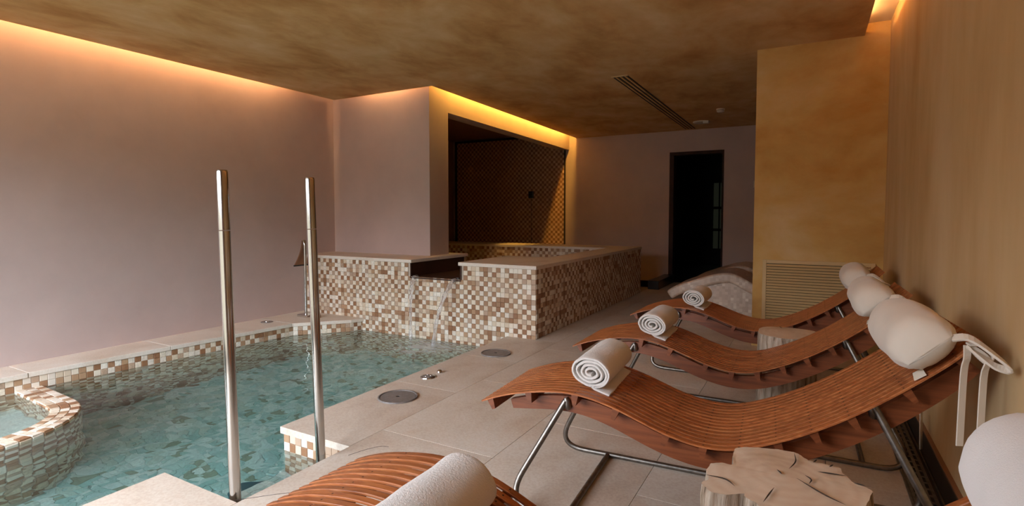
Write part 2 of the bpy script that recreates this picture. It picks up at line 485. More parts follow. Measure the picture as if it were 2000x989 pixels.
# ================================================================== SETTING
# ---- pool outline
PXR = -2.42          # tiled face under the deck edge
IN0, IN1, INX = 1.25, 1.86, -1.93      # entry notch in the deck
LEFT_EDGE = [(-4.86, WY), (-4.86, 1.5), (-4.67, 3.72), (-4.29, 4.14), (-4.24, 4.30)]

# ---- floor: grout bed and stone slabs
mb = MB()
mb.box((PXR+0.012, WY-0.1, -1.2), (XR+0.3, IN0-0.012, -0.012))
mb.box((INX+0.012, IN0-0.012, -1.2), (XR+0.3, IN1+0.012, -0.012))
mb.box((PXR+0.012, IN1+0.012, -1.2), (XR+0.3, 4.33, -0.012))
mb.box((-2.2, 4.33, -1.2), (XR+0.3, YB+0.15, -0.012))
mb.box((-6.75, 4.42, -0.4), (-2.2, YB+0.15, -0.11))
floor = struct(mb.build('floor', M['grout']))
def slab(x0, x1, y0, y1, mat='deck'):
    if x1 - x0 < 0.03 or y1 - y0 < 0.03: return
    g = 0.0008; mb = MB(); cx, cy = (x0+x1)/2, (y0+y1)/2
    mb.box((x0+g-cx, y0+g-cy, -0.018), (x1-g-cx, y1-g-cy, 0.018))
    o = mb.build('stone_slab', M[mat], floor, bevel=0.0007, seg=1); o.location = (cx, cy, -0.018)
EDGE = PXR - 0.015
ys = [WY, 0.25, IN0 + 0.015]
for a, b_ in zip(ys, ys[1:]): slab(EDGE, INX, a, b_)
ys = [IN1 - 0.015, 2.75, 3.55, 4.28]
for a, b_ in zip(ys, ys[1:]): slab(EDGE, INX, a, b_)
ys = [4.28, 5.3, 6.3, 7.3, 8.2, YB]
for a, b_ in zip(ys, ys[1:]): slab(-2.15, INX, a, b_)
cols = [INX, -1.26, -0.59, 0.08, XR]
for ci, (a, b_) in enumerate(zip(cols, cols[1:])):
    y = -1.8 - (0.45 if ci % 2 else 0.0)
    while y < YB:
        y0, y1 = max(y, WY), min(y + 0.97, YB)
        if y1 > y0: slab(a, b_, y0, y1)
        y += 0.97

# hairline cracks in the cement skim beside the pool entry
for c_ in ([(-1.955, 1.27), (-1.90, 1.33), (-1.865, 1.365), (-1.80, 1.42), (-1.71, 1.49), (-1.66, 1.545)], [(-1.86, 1.77), (-1.835, 1.85), (-1.80, 1.915), (-1.76, 1.935)]):
    pts = [(x + random.uniform(-.004, .004), y + random.uniform(-.004, .004), 0.0) for x, y in c_]
    mb = MB(); mb.tube(catmull(pts, 4), 0.0012, 5); mb.build('crack', M['crack'], floor)

# ---- walls
def wall(name, boxes, mat):
    mb = MB()
    for lo, hi in boxes: mb.box(lo, hi)
    return struct(mb.build(name, M[mat]))
ZT = 2.80
wall('wall_left', [((XL-0.2, WY-0.1, -1.2), (XL, 5.12, ZT))], 'taupe')
wall('wall_right', [((XR, WY-0.1, -0.1), (XR+0.2, YP+0.02, ZT))], 'ochre_wall')
wall('wall_front', [((XL-0.2, WY-0.12, -1.2), (WX0, WY, ZT)), ((WX1, WY-0.12, -1.2), (XR+0.2, WY, ZT)),
                    ((WX0, WY-0.12, -1.2), (WX1, WY, WZ0)), ((WX0, WY-0.12, WZ1), (WX1, WY, ZT))], 'taupe')
wall('wall_partition', [((-0.43, YP, -0.1), (XR+0.2, YP+0.14, ZT))], 'ochre')
wall('wall_passage', [((0.5, YP+0.14, -0.1), (0.6, YB+0.1, ZT))], 'taupe')
DX0, DX1, DZ = -2.075, -1.23, 2.15
wall('wall_back', [((-3.9, YB, -0.1), (DX0, YB+0.15, ZT)), ((DX1, YB, -0.1), (0.6, YB+0.15, ZT)), ((DX0, YB, DZ), (DX1, YB+0.15, ZT)),
                   ((-6.5, YB, -0.1), (-3.9, YB+0.15, ZT))], 'taupe')
# pier and the header over the alcove
PX, PY0, PY1 = -3.70, 4.77, 5.12
HX1 = -3.88
mb = MB()
mb.box((XL, PY0, 0.664), (PX, PY1, ZT)); mb.box((-6.7, PY0, -0.3), (XL, PY1, ZT))
mb.prism([(PX, PY1-0.01), (HX1, YB), (HX1-0.2, YB), (PX-0.2, PY1-0.01)], 2.30, ZT)
struct(mb.build('wall_pier', M['taupe']))
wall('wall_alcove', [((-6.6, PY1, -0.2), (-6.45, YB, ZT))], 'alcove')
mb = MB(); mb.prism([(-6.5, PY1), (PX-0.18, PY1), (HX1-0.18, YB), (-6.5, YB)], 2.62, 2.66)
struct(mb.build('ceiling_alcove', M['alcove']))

# ---- ceiling with light slots, roof above
CP = [(-5.05, WY), (0.325, WY), (0.325, YP+0.06), (0.6, YP+0.06), (0.6, YB), (-3.735, YB), (-3.585, PY0-0.10), (-5.05, PY0-0.10)]
mb = MB(); mb.prism(CP, CEIL, CEIL+0.03)
struct(mb.build('ceiling', M['ceil']))
mb = MB(); mb.box((-6.6, WY-0.1, ZT), (0.8, YB+0.15, ZT+0.1))
# baffles that close the coves behind the strips
mb.box((XL+0.26, WY, CEIL+0.03), (XL+0.29, PY0-0.26, ZT))
mb.box((XL+0.26, PY0-0.29, CEIL+0.03), (-3.40, PY0-0.26, ZT))
mb.prism([(-3.40, PY0-0.29), (-3.57, YB), (-3.54, YB), (-3.37, PY0-0.29)], CEIL+0.03, ZT)
mb.box((0.12, WY, CEIL+0.03), (0.15, YP, ZT)); mb.box((0.12, WY, 2.59), (XR, YP, 2.62))
struct(mb.build('ceiling_roof', M['cavity']))

# ---- cove light strips
def strip(a, b_, w, mat, label, z=ZT-0.055, mz=0.02, up=True):
    a, b_ = Vector((*a, z)), Vector((*b_, z)); mid = (a + b_)/2
    d = (b_-a).normalized(); n = Vector((-d.y, d.x, 0))*w/2; L = (b_-a).length/2
    t = thing('cove_light', label, 'light', mid)
    mb = MB(); mb.prism([tuple((d*-L - n)[:2]), tuple((d*L - n)[:2]), tuple((d*L + n)[:2]), tuple((d*-L + n)[:2])], 0, mz)
    mb.build('led_tape', M[mat], t)
    mb = MB(); n2 = n*1.4; mb.prism([tuple((d*-L - n2)[:2]), tuple((d*L - n2)[:2]), tuple((d*L + n2)[:2]), tuple((d*-L + n2)[:2])], mz if up else -0.008, mz+0.03 if up else 0)
    mb.build('channel', M['cavity'], t)
strip((-5.036, 0.0), (-5.036, 4.0), 0.03, 'led', 'warm light strip hidden in the ceiling slot along the left wall')
strip((-4.62, PY0-0.115), (-3.95, PY0-0.115), 0.03, 'led', 'short warm light strip hidden above the pier front')
strip((-3.575, 4.95), (-3.72, 8.9), 0.03, 'led_amber', 'amber light strip hidden above the alcove header')
strip((0.25, 0.5), (0.25, 4.75), 0.02, 'led_right', 'warm light strip hidden in the ceiling slot along the right wall', CEIL+0.04, 0.012, False)

# ---- window behind the camera
wf = MB()
for x in (WX0, -3.75, -2.5, WX1-0.05): wf.box((x, WY-0.09, WZ0), (x+0.05, WY-0.03, WZ1))
wf.box((WX0, WY-0.09, WZ0), (WX1, WY-0.03, WZ0+0.05)); wf.box((WX0, WY-0.09, WZ1-0.05), (WX1, WY-0.03, WZ1))
struct(wf.build('window_1', M['darkwood']))

# ---- door and dark passage beyond
mb = MB()
mb.box((DX0, YB-0.02, 0), (DX0+0.07, YB+0.17, DZ)); mb.box((DX1-0.03, YB-0.005, 0), (DX1, YB+0.17, DZ)); mb.box((DX0+0.07, YB-0.02, DZ-0.05), (DX1-0.03, YB+0.17, DZ))
d1 = struct(mb.build('door_1', M['darkwood']))
mb = MB()
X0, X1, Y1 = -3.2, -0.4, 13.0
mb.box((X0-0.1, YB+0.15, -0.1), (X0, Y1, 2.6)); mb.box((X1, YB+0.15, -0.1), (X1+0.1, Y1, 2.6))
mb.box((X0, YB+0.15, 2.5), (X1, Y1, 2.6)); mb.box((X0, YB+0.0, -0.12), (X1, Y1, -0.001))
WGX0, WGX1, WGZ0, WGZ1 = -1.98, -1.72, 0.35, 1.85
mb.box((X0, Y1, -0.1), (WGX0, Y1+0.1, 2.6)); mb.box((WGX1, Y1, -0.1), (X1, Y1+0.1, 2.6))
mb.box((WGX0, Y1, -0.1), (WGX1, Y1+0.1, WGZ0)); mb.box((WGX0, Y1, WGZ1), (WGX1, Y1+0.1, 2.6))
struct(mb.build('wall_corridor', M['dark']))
mb = MB(); mb.box((WGX0, Y1+0.04, WGZ0), (WGX1, Y1+0.05, WGZ1))
w2 = struct(mb.build('window_2', M['tinted']))
mb = MB()
for z in (0.75, 1.25): mb.box((WGX0, Y1+0.0, z), (WGX1, Y1+0.03, z+0.06))
mb.box((WGX0+0.12, Y1, WGZ0), (WGX0+0.15, Y1+0.03, WGZ1)); mb.build('window_bar', M['dark'], w2)
# dark plinth between tub and door
mb = MB(); mb.box((-2.14, 8.05, 0), (DX0+0.1, YB-0.021, 0.13))
tag(mb.build('low_plinth', M['black'], bevel=0.006), 'low black plinth on the floor between the tiled tub and the doorway', 'plinth')

# ---- baseboard of the right wall and louvre
mb = MB(); mb.box((XR-0.014, 0.2, 0), (XR, YP, 0.115))
bb = struct(mb.build('baseboard_right', M['black']))
mb = MB(); mb.box((XR-0.017, 0.2, 0.115), (XR, YP, 0.123)); mb.build('top_edge', M['copper'], bb)

# ================================================================== POOL
pool = struct(bpy.data.objects.new('pool', None)); COL.objects.link(pool)
pool['label'] = 'sunken mosaic-lined pool with pale stone coping'; pool['category'] = 'pool'
mb = MB()
mb.box((XL-0.1, WY-0.1, ZF-0.2), (PXR+0.05, 4.4, ZF-0.005))                                   # floor
edge_in = [(p[0]-0.006, p[1]) for p in LEFT_EDGE]
mb.prism([(XL, WY), (edge_in[0][0], WY)] + edge_in[1:4] + [(edge_in[4][0], 4.27), (XL, 4.27)], ZF-0.1, -0.036)
mb.box((XL, WY-0.1, ZF-0.1), (PXR+0.1, WY, -0.02))
mb.box((PXR+0.02, IN0-0.03, ZF), (INX+0.05, IN1+0.03, -0.40))                                # entry step
mb.build('shell', M['grout'], pool)
# coping stones
def coping(poly):
    mb = MB(); mb.prism(poly, -0.036, 0.0); mb.build('coping_slab', M['coping'], pool, bevel=0.004, seg=2)
def edge_x(y):
    for (x0, y0), (x1, y1) in zip(LEFT_EDGE, LEFT_EDGE[1:]):
        if y0 <= y <= y1: return x0 + (x1-x0)*(y-y0)/(y1-y0)
ys = [WY, -0.2, 0.72, 1.62, 2.55, 3.70]
for a, b_ in zip(ys, ys[1:]):
    j = random.uniform(-0.004, 0.004)
    coping([(XL, a+0.0015), (edge_x(a)+0.016+j, a+0.0015), (edge_x(b_)+0.016+j, b_-0.0015), (XL, b_-0.0015)])
coping([(XL, 3.7025), (edge_x(3.7025)+0.016, 3.7025), (-4.655, 3.71), (-4.27, 4.14), (-4.225, 4.278), (XL, 4.278)])
# mosaic
tiles = []
def seg_tiles(p, q, ztop, rows, seed, side=1):
    """vertical face from p to q (2D); the tiles face to the right of p->q when side=1"""
    a, b_ = Vector((*p, ztop)), Vector((*q, ztop)); d = (b_-a); n = max(1, round(d.length/PT)); pit = d.length/n
    if side == 1: return tile_face(a + Vector((0, 0, -rows*PT)), d, (0, 0, 1), n, rows, pit, seed=seed, pv=PT)
    return tile_face(b_ + Vector((0, 0, -rows*PT)), -d, (0, 0, 1), n, rows, pit, seed=seed, pv=PT)
for k, (p, q) in enumerate(zip(LEFT_EDGE, LEFT_EDGE[1:])):
    if k == 0: p = (p[0], 0.2)
    tiles += seg_tiles(p, q, -0.037, 21, 10+k)
tiles += seg_tiles((PXR, IN1), (INX, IN1), -0.037, 10, 31, 1)
tiles += tile_face((-4.86, 0.3, ZF), (1, 0, 0), (0, 1, 0), int(2.44/0.056), int(4.0/0.056), 0.056, aqua=True, seed=5)
tiles += tile_face((PXR, IN0, -0.395), (1, 0, 0), (0, 1, 0), 10, 13, aqua=True, seed=6)
tiles += seg_tiles((PXR+0.012, IN0), (PXR+0.012, IN1), -0.41, 12, 8, side=-1)
# curved bench wall standing in the pool
path = [Vector((-4.86, 1.625, 0)), Vector((-4.40, 1.605, 0))]
c0 = Vector((-4.32, 1.10, 0))
for k in range(1, 13):
    a = R(90 - 90*k/12); path.append(c0 + Vector((math.cos(a)*0.50, math.sin(a)*0.50, 0)))
path += [Vector((-3.82, 0.2, 0))]
def resample(pts, step):
    out = [pts[0]]; need = step
    for a, b_ in zip(pts, pts[1:]):
        L = (b_-a).length; pos = 0
        while L - pos >= need: pos += need; out.append(a + (b_-a)*(pos/L)); need = step
        need -= L - pos
    return out
PS = resample(path, 0.056); HW = 0.075; ZC = ZW + 0.012
rows_core = []
rnd = random.Random(4)
for k in range(len(PS)-1):
    a, b_ = PS[k], PS[k+1]; d = (b_-a).normalized(); n = Vector((d.y, -d.x, 0))*-1      # left of travel = outside
    mid = (a+b_)/2
    for j in range(3):       # top tiles across
        off = (j-1)*0.05
        c = mid + n*off + Vector((0, 0, ZC)); ln = (b_-a).length*(1 + off*(1.6 if 1 < k else 0))
        m = Matrix(((d.x*ln*.95, n.x*.047, 0, c.x), (d.y*ln*.95, n.y*.047, 0, c.y), (0, 0, 0.045, c.z), (0, 0, 0, 1)))
        tiles.append((m, pick(k, j, rnd), False, Vector((0, 0, 1))))
    for sgn in (1, -1):
        for j in range(18 if sgn > 0 else 8):
            c = mid + n*sgn*HW + Vector((0, 0, ZC - 0.004 - PT*(j+.5))); nn = n*sgn; ln = (b_-a).length*(1.06 if sgn > 0 else 0.9)
            m = Matrix(((d.x*ln*.96, 0, nn.x*.045, c.x), (d.y*ln*.96, 0, nn.y*.045, c.y), (0, PT*.95, 0, c.z), (0, 0, 0, 1)))
            tiles.append((m, pick(k, j, rnd), False, nn))
cw = MB(); lo, li = [], []
for k, p in enumerate(PS):
    a, b_ = PS[max(0, k-1)], PS[min(len(PS)-1, k+1)]; d = (b_-a).normalized(); n = Vector((-d.y, d.x, 0))
    e = HW - 0.003
    rows_core.append([p+n*e+Vector((0, 0, ZF)), p+n*e+Vector((0, 0, ZC-0.003)), p-n*e+Vector((0, 0, ZC-0.003)), p-n*e+Vector((0, 0, ZF))])
cw.grid(rows_core, closed=True, caps=True); cw.build('curved_wall', M['grout'], pool)
mb = MB(); mb.prism([(-4.88, 0.2), (-3.88, 0.2), (-3.88, 1.1), (-4.02, 1.40), (-4.32, 1.53), (-4.88, 1.55)], ZF, ZW-0.42); mb.build('bench_seat', AM[2], pool)
def pool_vis(c):
    if c.z >= -0.02: return True
    o = Vector((0, 0, CAM_H)); d = c - o
    h = o + d*((0 - o.z)/d.z)
    return h.x < PXR-0.02 or (IN0 < h.y < IN1 and h.x < INX)
lay_tiles(pool, tiles, 300, pool_vis)
# dark drain on the pool floor
mb = MB(); mb.lathe([(0.0001, 0), (0.11, 0), (0.11, 0.012), (0.10, 0.016), (0.0001, 0.016)], (-2.86, 1.95, ZF+0.004), 24)
tag(mb.build('pool_drain', simple('dark_blue_drain', (0.03, 0.09, 0.11), 0.5)), 'round dark drain on the pool floor between the two steel poles', 'drain')

# water
mb = MB()
e = 0.03
wp = [(PXR+e, WY+0.02), (PXR+e, IN0-e), (INX+e, IN0-e), (INX+e, IN1+e), (PXR+e, IN1+e), (PXR+e, 4.33), (-4.24-e, 4.33), (-4.29-e, 4.14+e), (-4.67-e, 3.72), (-4.86-e, 1.5), (-4.86-e, WY+0.02)]
mb.prism(wp, ZF-0.1, ZW)
tag(mb.build('pool_water', M['water']), 'clear turquoise water filling the mosaic pool', 'water', kind='stuff')

# ================================================================== RAISED TUB
TX, TY, TZ, TB = -2.14, 4.28, 0.63, 7.65
CX0, CX1 = -3.57, -2.95
tub = thing('whirlpool_tub', 'raised whirlpool tub clad in cream and brown checkered mosaic with stone rim', 'tub', (0, 0, 0))
g = 0.006
mb = MB()
mb.box((XL, TY+g, ZF-0.1), (CX0-g, 5.29, TZ)); mb.box((CX1+g, TY+g, ZF-0.1), (TX-g, 5.22, TZ)); mb.box((CX0-g, TY+g, ZF-0.1), (CX1+g, 5.25, 0.475))
mb.box((-2.46, 5.2, -0.1), (TX-g, TB, TZ)); mb.box((-6.44, 7.15, -0.1), (TX-g, TB, TZ)); mb.box((-6.44, 5.25, -0.1), (-2.4, 7.2, 0.12))
mb.build('body', M['grout'], tub)
tt = tile_face((XL+0.02, TY, -0.98), (1, 0, 0), (0, 0, 1), int(round((TX - XL - 0.02)/PT)), 35, (TX-XL-0.02)/round((TX - XL - 0.02)/PT), seed=21, pv=PT,
               keep=lambda c: not (CX0-0.012 < c.x < CX1+0.012 and c.z > 0.475) and not (c.x > PXR and c.z < 0.0) and not (c.x < -4.27 and c.z < 0.0))
tt += tile_face((TX, TY+0.004, 0.002), (0, 1, 0), (0, 0, 1), int((TB-TY)/PT), 14, PT, seed=22, pv=0.0449)
tt += tile_face((-6.0, 7.15, 0.17), (1, 0, 0), (0, 0, 1), 77, 10, PT, seed=23)
tt += tile_face((CX1, 4.30, 0.49), (0, 1, 0), (0, 0, 1), 0, 3, PT, seed=24)
def tub_vis(c):
    return (c.y < TY+0.01 and c.z > ZW) or (c.x > TX-0.01 and c.z > 0)
lay_tiles(tub, tt, 300, tub_vis)
def irregular(poly, amp, seed, step=0.12):
    rnd = random.Random(seed); out = []
    for a, b_ in zip(poly, poly[1:] + poly[:1]):
        a, b_ = Vector(a), Vector(b_); n = max(1, int((b_-a).length/step))
        for k in range(n):
            p = a + (b_-a)*k/n
            j = amp if k else 0
            out.append((p.x + rnd.uniform(-j, j), p.y + rnd.uniform(-j, j)))
    return out
ov = 0.02
mb = MB(); mb.prism(irregular([(XL, TY-ov), (CX0+ov, TY-ov), (CX0+ov, 5.30), (XL, 5.30)], 0.004, 1), TZ, TZ+0.034)
mb.build('rim_slab', M['coping'], tub, bevel=0.004)
mb = MB(); mb.prism(irregular([(CX1-ov, TY-ov), (TX+0.012, TY-ov), (TX+0.012, TB+0.01), (-6.44, TB+0.01), (-6.44, 7.13), (-2.47, 7.13), (-2.47, 5.24), (CX1-ov, 5.24)], 0.002, 2), TZ, TZ+0.034)
mb.build('rim_slab', M['coping'], tub, bevel=0.004)
mb = MB()
mb.box((CX0-0.004, TY-0.012, 0.476), (CX1+0.004, 5.24, 0.488)); mb.box((CX0-0.004, TY-0.004, 0.488), (CX0+0.006, 5.24, TZ)); mb.box((CX1-0.006, TY-0.004, 0.488), (CX1+0.004, 5.24, TZ))
mb.build('spout_channel', M['shaded_bronze'], tub)
# falling water
def stream(pts, rs, label):
    P = catmull(pts, 5); n = len(P); rr = []
    for k in range(n):
        t = k/(n-1)*(len(rs)-1); i = min(int(t), len(rs)-2); rr.append((rs[i]*(1-(t-i)) + rs[i+1]*(t-i)) * (1 + 0.25*math.sin(k*2.1)))
    mb = MB(); mb.tube(P, rr, 8)
    tag(mb.build('water_stream', M['stream'], smooth=True), label, 'water')
stream([(-3.50, 4.30, 0.495), (-3.50, 4.235, 0.48), (-3.495, 4.20, 0.36), (-3.49, 4.18, 0.2), (-3.485, 4.17, ZW-0.02)], [0.014, 0.02, 0.022, 0.012, 0.015], 'thin straight stream of water falling from the left end of the tub spout')
stream([(-3.00, 4.30, 0.495), (-3.01, 4.22, 0.475), (-3.05, 4.14, 0.33), (-3.09, 4.08, 0.12), (-3.12, 4.05, ZW-0.02)], [0.014, 0.018, 0.018, 0.015, 0.017], 'slanting stream of water falling from the right end of the tub spout')

# alcove panel
t = thing('mosaic_panel', 'dark checkered mosaic panel with thin black frame on the alcove back wall', 'panel', (0, YB, 0))
mb = MB(); mb.box((-6.33, -0.03, 0.2), (-3.96, -0.004, 2.56)); mb.build('mosaic', M['alcove_mosaic'], t)
mb = MB()
mb.box((-6.38, -0.04, 0.50), (-6.33, -0.004, 2.60)); mb.box((-6.33, -0.04, 2.56), (-3.96, -0.004, 2.60)); mb.box((-6.33, -0.04, 0.50), (-3.96, -0.031, 0.54)); mb.box((-3.962, -0.04, 0.5), (-3.945, -0.004, 2.6))
mb.build('frame', M['black'], t)
t = thing('control_box', 'small black control box on the alcove mosaic wall', 'control', (-4.63, YB-0.03, 1.5))
mb = MB(); mb.box((-0.045, -0.05, -0.065), (0.045, 0.0, 0.065)); mb.build('housing', M['black'], t, bevel=0.006)
mb = MB(); mb.tube([(0, -0.01, -0.065), (0.003, -0.008, -0.5), (0, -0.008, -1.0)], 0.004, 6); mb.build('cable', M['black'], t)

# ================================================================== POLES, LIDS
def pole(px, py, lean, h, label):
    t = thing('steel_pole', label, 'pole', (px, py, -0.40))
    top = Vector((lean[0], lean[1], h + 0.40))
    mb = MB(); mb.tube([(0, 0, 0.012), top*0.5, top*0.86], 0.0215, 24); mb.build('tube', M['steel'], t, smooth=True)
    mb = MB(); mb.tube([top*0.862, top*0.995, top], [0.0215, 0.0215, 0.019], 24); mb.build('top_sleeve', M['steel'], t, smooth=True)
    mb = MB(); mb.lathe([(0.05, 0), (0.05, 0.008), (0.03, 0.014)], (0, 0, 0), 24); mb.build('base_flange', M['steel'], t)
pole(-1.985, 1.30, (-0.026, -0.012, 0), 1.295, 'tall steel handrail pole standing in the near corner of the pool entry')
pole(-1.965, 1.715, (-0.035, -0.018, 0), 1.29, 'slightly shorter-looking steel pole at the far side of the pool entry')
def lid(x, y, r, label):
    t = thing('skimmer_lid', label, 'lid', (x, y, 0))
    mb = MB(); mb.lathe([(r-0.012, 0.0), (r-0.012, 0.005), (r-0.010, 0.009), (r-0.002, 0.009), (r, 0.001)], n=40); mb.build('rim', M['lid'], t, smooth=False)
    mb = MB(); mb.lathe([(r-0.014, 0), (r-0.014, 0.006), (0.014, 0.007), (0.012, 0.003)], n=40); mb.build('cover', M['lid'], t)
    mb = MB(); mb.lathe([(0.011, 0.001), (0.011, 0.0065), (0.001, 0.0068)], n=16); mb.build('finger_hole', M['gap_shade'], t)
lid(-2.195, 2.50, 0.122, 'large round grey skimmer lid in the deck nearest the pool entry')
lid(-2.205, 3.69, 0.122, 'round grey skimmer lid in the deck close to the tiled tub')
t = thing('deck_inlet', 'small round chrome inlet in the stone deck between the two grey lids', 'inlet', (-2.291, 2.92, 0))
mb = MB(); mb.lathe([(0.055, 0), (0.053, 0.006), (0.035, 0.008)], n=32); mb.build('rim', M['chrome'], t, smooth=True)
mb = MB(); mb.lathe([(0.036, 0.002), (0.034, 0.010), (0.001, 0.012)], n=24); mb.build('cover', M['lid'], t, smooth=True)
for k in range(3):
    a = R(120*k+20); mb = MB(); mb.lathe([(0.006, 0.009), (0.005, 0.013), (0.001, 0.014)], (math.cos(a)*0.02, math.sin(a)*0.02, 0), 10); mb.build('screw', M['chrome'], t, smooth=True)
mb = MB(); mb.lathe([(0.020, 0), (0.019, 0.012), (0.012, 0.020), (0.001, 0.021)], (-2.285, 3.045, 0), 20)
tag(mb.build('push_button', M['chrome'], smooth=True), 'tiny domed chrome button in the deck beside the small round inlet', 'button')
t = thing('coping_cap', 'small round metal cap set in the left pool coping', 'cap', (-4.95, 3.62, 0))
mb = MB(); mb.lathe([(0.06, 0), (0.058, 0.005), (0.02, 0.006)], n=28); mb.build('plate', M['lid'], t)
mb = MB(); mb.lathe([(0.02, 0.003), (0.018, 0.009), (0.001, 0.010)], n=16); mb.build('plug', M['chrome'], t)

# water spout on the corner coping
t = thing('water_spout', 'slim steel cascade spout with flared copper blade on the pool corner coping', 'spout', (-4.83, 4.02, 0))
mb = MB(); mb.box((-0.09, -0.05, 0), (0.07, 0.05, 0.03)); mb.build('base_plate', M['chrome'], t, bevel=0.008)
mb = MB(); mb.tube(fillet([(0, 0, 0.03), (0, 0, 0.80), (-0.02, 0, 0.84)], 0.03), 0.016, 14); mb.build('post', M['steel'], t, smooth=True)
mb = MB(); rows = []
for k in range(9):
    q = k/8; w = 0.025 + 0.07*q*q; x = -0.015 - 0.045*q**1.5; z = 0.84 - 0.27*q
    rows.append([(x-0.006, -w, z), (x+0.006, -w, z), (x+0.006, w, z), (x-0.006, w, z)])
mb.grid(rows, closed=True, caps=True); bl = mb.build('blade', M['copper'], t)
mb = MB(); mb.box((-0.068, -0.097, 0.56), (-0.05, 0.097, 0.575)); mb.build('blade_lip', M['black'], bl)
mb = MB(); mb.lathe([(0.03, 0.0), (0.034, 0.02), (0.02, 0.05), (0.001, 0.055)], (-4.68, 4.05, 0), 14)
tag(mb.build('copper_cap', M['copper'], smooth=True), 'small copper-coloured cap on the pool corner coping beside the spout', 'cap')

# ================================================================== LOUNGERS
PROF = [(0.0, 0.360), (0.066, 0.387), (0.148, 0.413), (0.262, 0.437), (0.348, 0.446), (0.422, 0.444), (0.493, 0.432), (0.562, 0.413), (0.630, 0.389), (0.704, 0.362),
        (0.776, 0.342), (0.846, 0.331), (0.905, 0.331), (0.965, 0.341), (1.03, 0.364), (1.119, 0.404), (1.212, 0.456), (1.281, 0.501), (1.347, 0.549), (1.411, 0.600), (1.472, 0.652), (1.53, 0.705), (1.590, 0.772)]
PC = catmull([(s_, 0, z) for s_, z in PROF], 3)
def prof(s_):
    for a, b_ in zip(PC, PC[1:]):
        if a.x <= s_ <= b_.x:
            t = (s_-a.x)/(b_.x-a.x); return a.lerp(b_, t), (b_-a).normalized()
    if s_ < 0: return PC[0], (PC[1]-PC[0]).normalized()
    return PC[-1], (PC[-1]-PC[-2]).normalized()
LW, NS = 0.50, 15
SP = LW / NS
def sweep(path, y0, y1, d0, d1, tops=None):
    """solid between two offsets below the profile"""
    rows = []
    for k, p in enumerate(path):
        a, b_ = path[max(0, k-1)], path[min(len(path)-1, k+1)]; t = (b_-a).normalized(); n = Vector((-t.z, 0, t.x))
        e0 = d0(k/(len(path)-1)) if callable(d0) else d0; e1 = d1(k/(len(path)-1)) if callable(d1) else d1
        u, l = p - n*e0, p - n*e1
        rows.append([(u.x, y0, u.z), (u.x, y1, u.z), (l.x, y1, l.z), (l.x, y0, l.z)])
    mb = MB(); mb.grid(rows, closed=True, caps=True); return mb
rows = []
for k, p in enumerate(PC):
    a, b_ = PC[max(0, k-1)], PC[min(len(PC)-1, k+1)]; t = (b_-a).normalized(); n = Vector((-t.z, 0, t.x)); hw = (SP-0.0108)/2
    rows.append([(p.x-n.x*d_, y, p.z-n.z*d_) for y, d_ in ((-hw, 0.0018), (-hw+0.0015, 0.0002), (-hw*0.35, 0.0), (hw*0.35, 0.0), (hw-0.0015, 0.0002), (hw, 0.0018), (hw, 0.0065), (-hw, 0.0065))])
sm_ = MB(); sm_.grid(rows, closed=True, caps=True); slat_me = sm_.mesh('slat', M['wood'])
BAT = [0.035, 0.205, 0.40, 0.56, 0.74, 0.862, 0.975, 1.085, 1.185, 1.284, 1.42, 1.54]
bm_ = MB(); bm_.grid([[(-0.014, y, 0), (0.014, y, 0), (0.007, y, -0.042), (-0.007, y, -0.042)] for y in (0.012, LW-0.012)], closed=True, caps=True)
bat_me = bm_.mesh('cross_batten', M['woodrail'])
rail_path = [p for p in PC if 0.07 <= p.x <= 1.56]
rail_me = sweep(rail_path, -0.014, 0.014, 0.038, lambda q: 0.105 - 0.03*math.exp(-q*12) - 0.02*math.exp(-(1-q)*12)).mesh('side_rail', M['woodrail'])
def tube_me_for(y0, y1):
    P = fillet([(0.345, y0, 0.392), (0.150, y1, 0.013), (1.615, y1, 0.013), (1.355, y0, 0.53)], 0.14, 10)
    mb = MB(); mb.tube(P, 0.0115, 12); return mb.mesh('leg_tube', M['tube'], True)
tube_mes = (tube_me_for(0.060, -0.09), tube_me_for(LW-0.060, 0.49))
cb_ = MB(); cb_.tube([(0, -0.085, 0.012), (0, 0.485, 0.012)], 0.0115, 10); bar_me = cb_.mesh('floor_bar', M['tube'], True)
cl_ = MB(); cl_.tube([(0.006, 0, -0.026), (0.004, 0, -0.018), (-0.003, 0, 0.010), (-0.006, 0, 0.020)], [0.008, 0.014, 0.014, 0.008], 12); clip_me = cl_.mesh('clip', M['tube'], True)
sc_ = MB()
for i in range(NS):
    for s_ in BAT:
        p, t = prof(s_); n = Vector((-t.z, 0, t.x)); c = p + n*0.0006 + Vector((0, (i+.5)*SP, 0))
        ring = [c + (t*math.cos(a) + Vector((0, 1, 0))*math.sin(a))*0.003 for a in (R(60*k) for k in range(6))]
        i0 = len(sc_.v); sc_.v += [tuple(q) for q in ring]; sc_.f.append(tuple(range(i0, i0+6))); sc_.m.append(0)
screw_me = sc_.mesh('screw_heads', M['crack'])
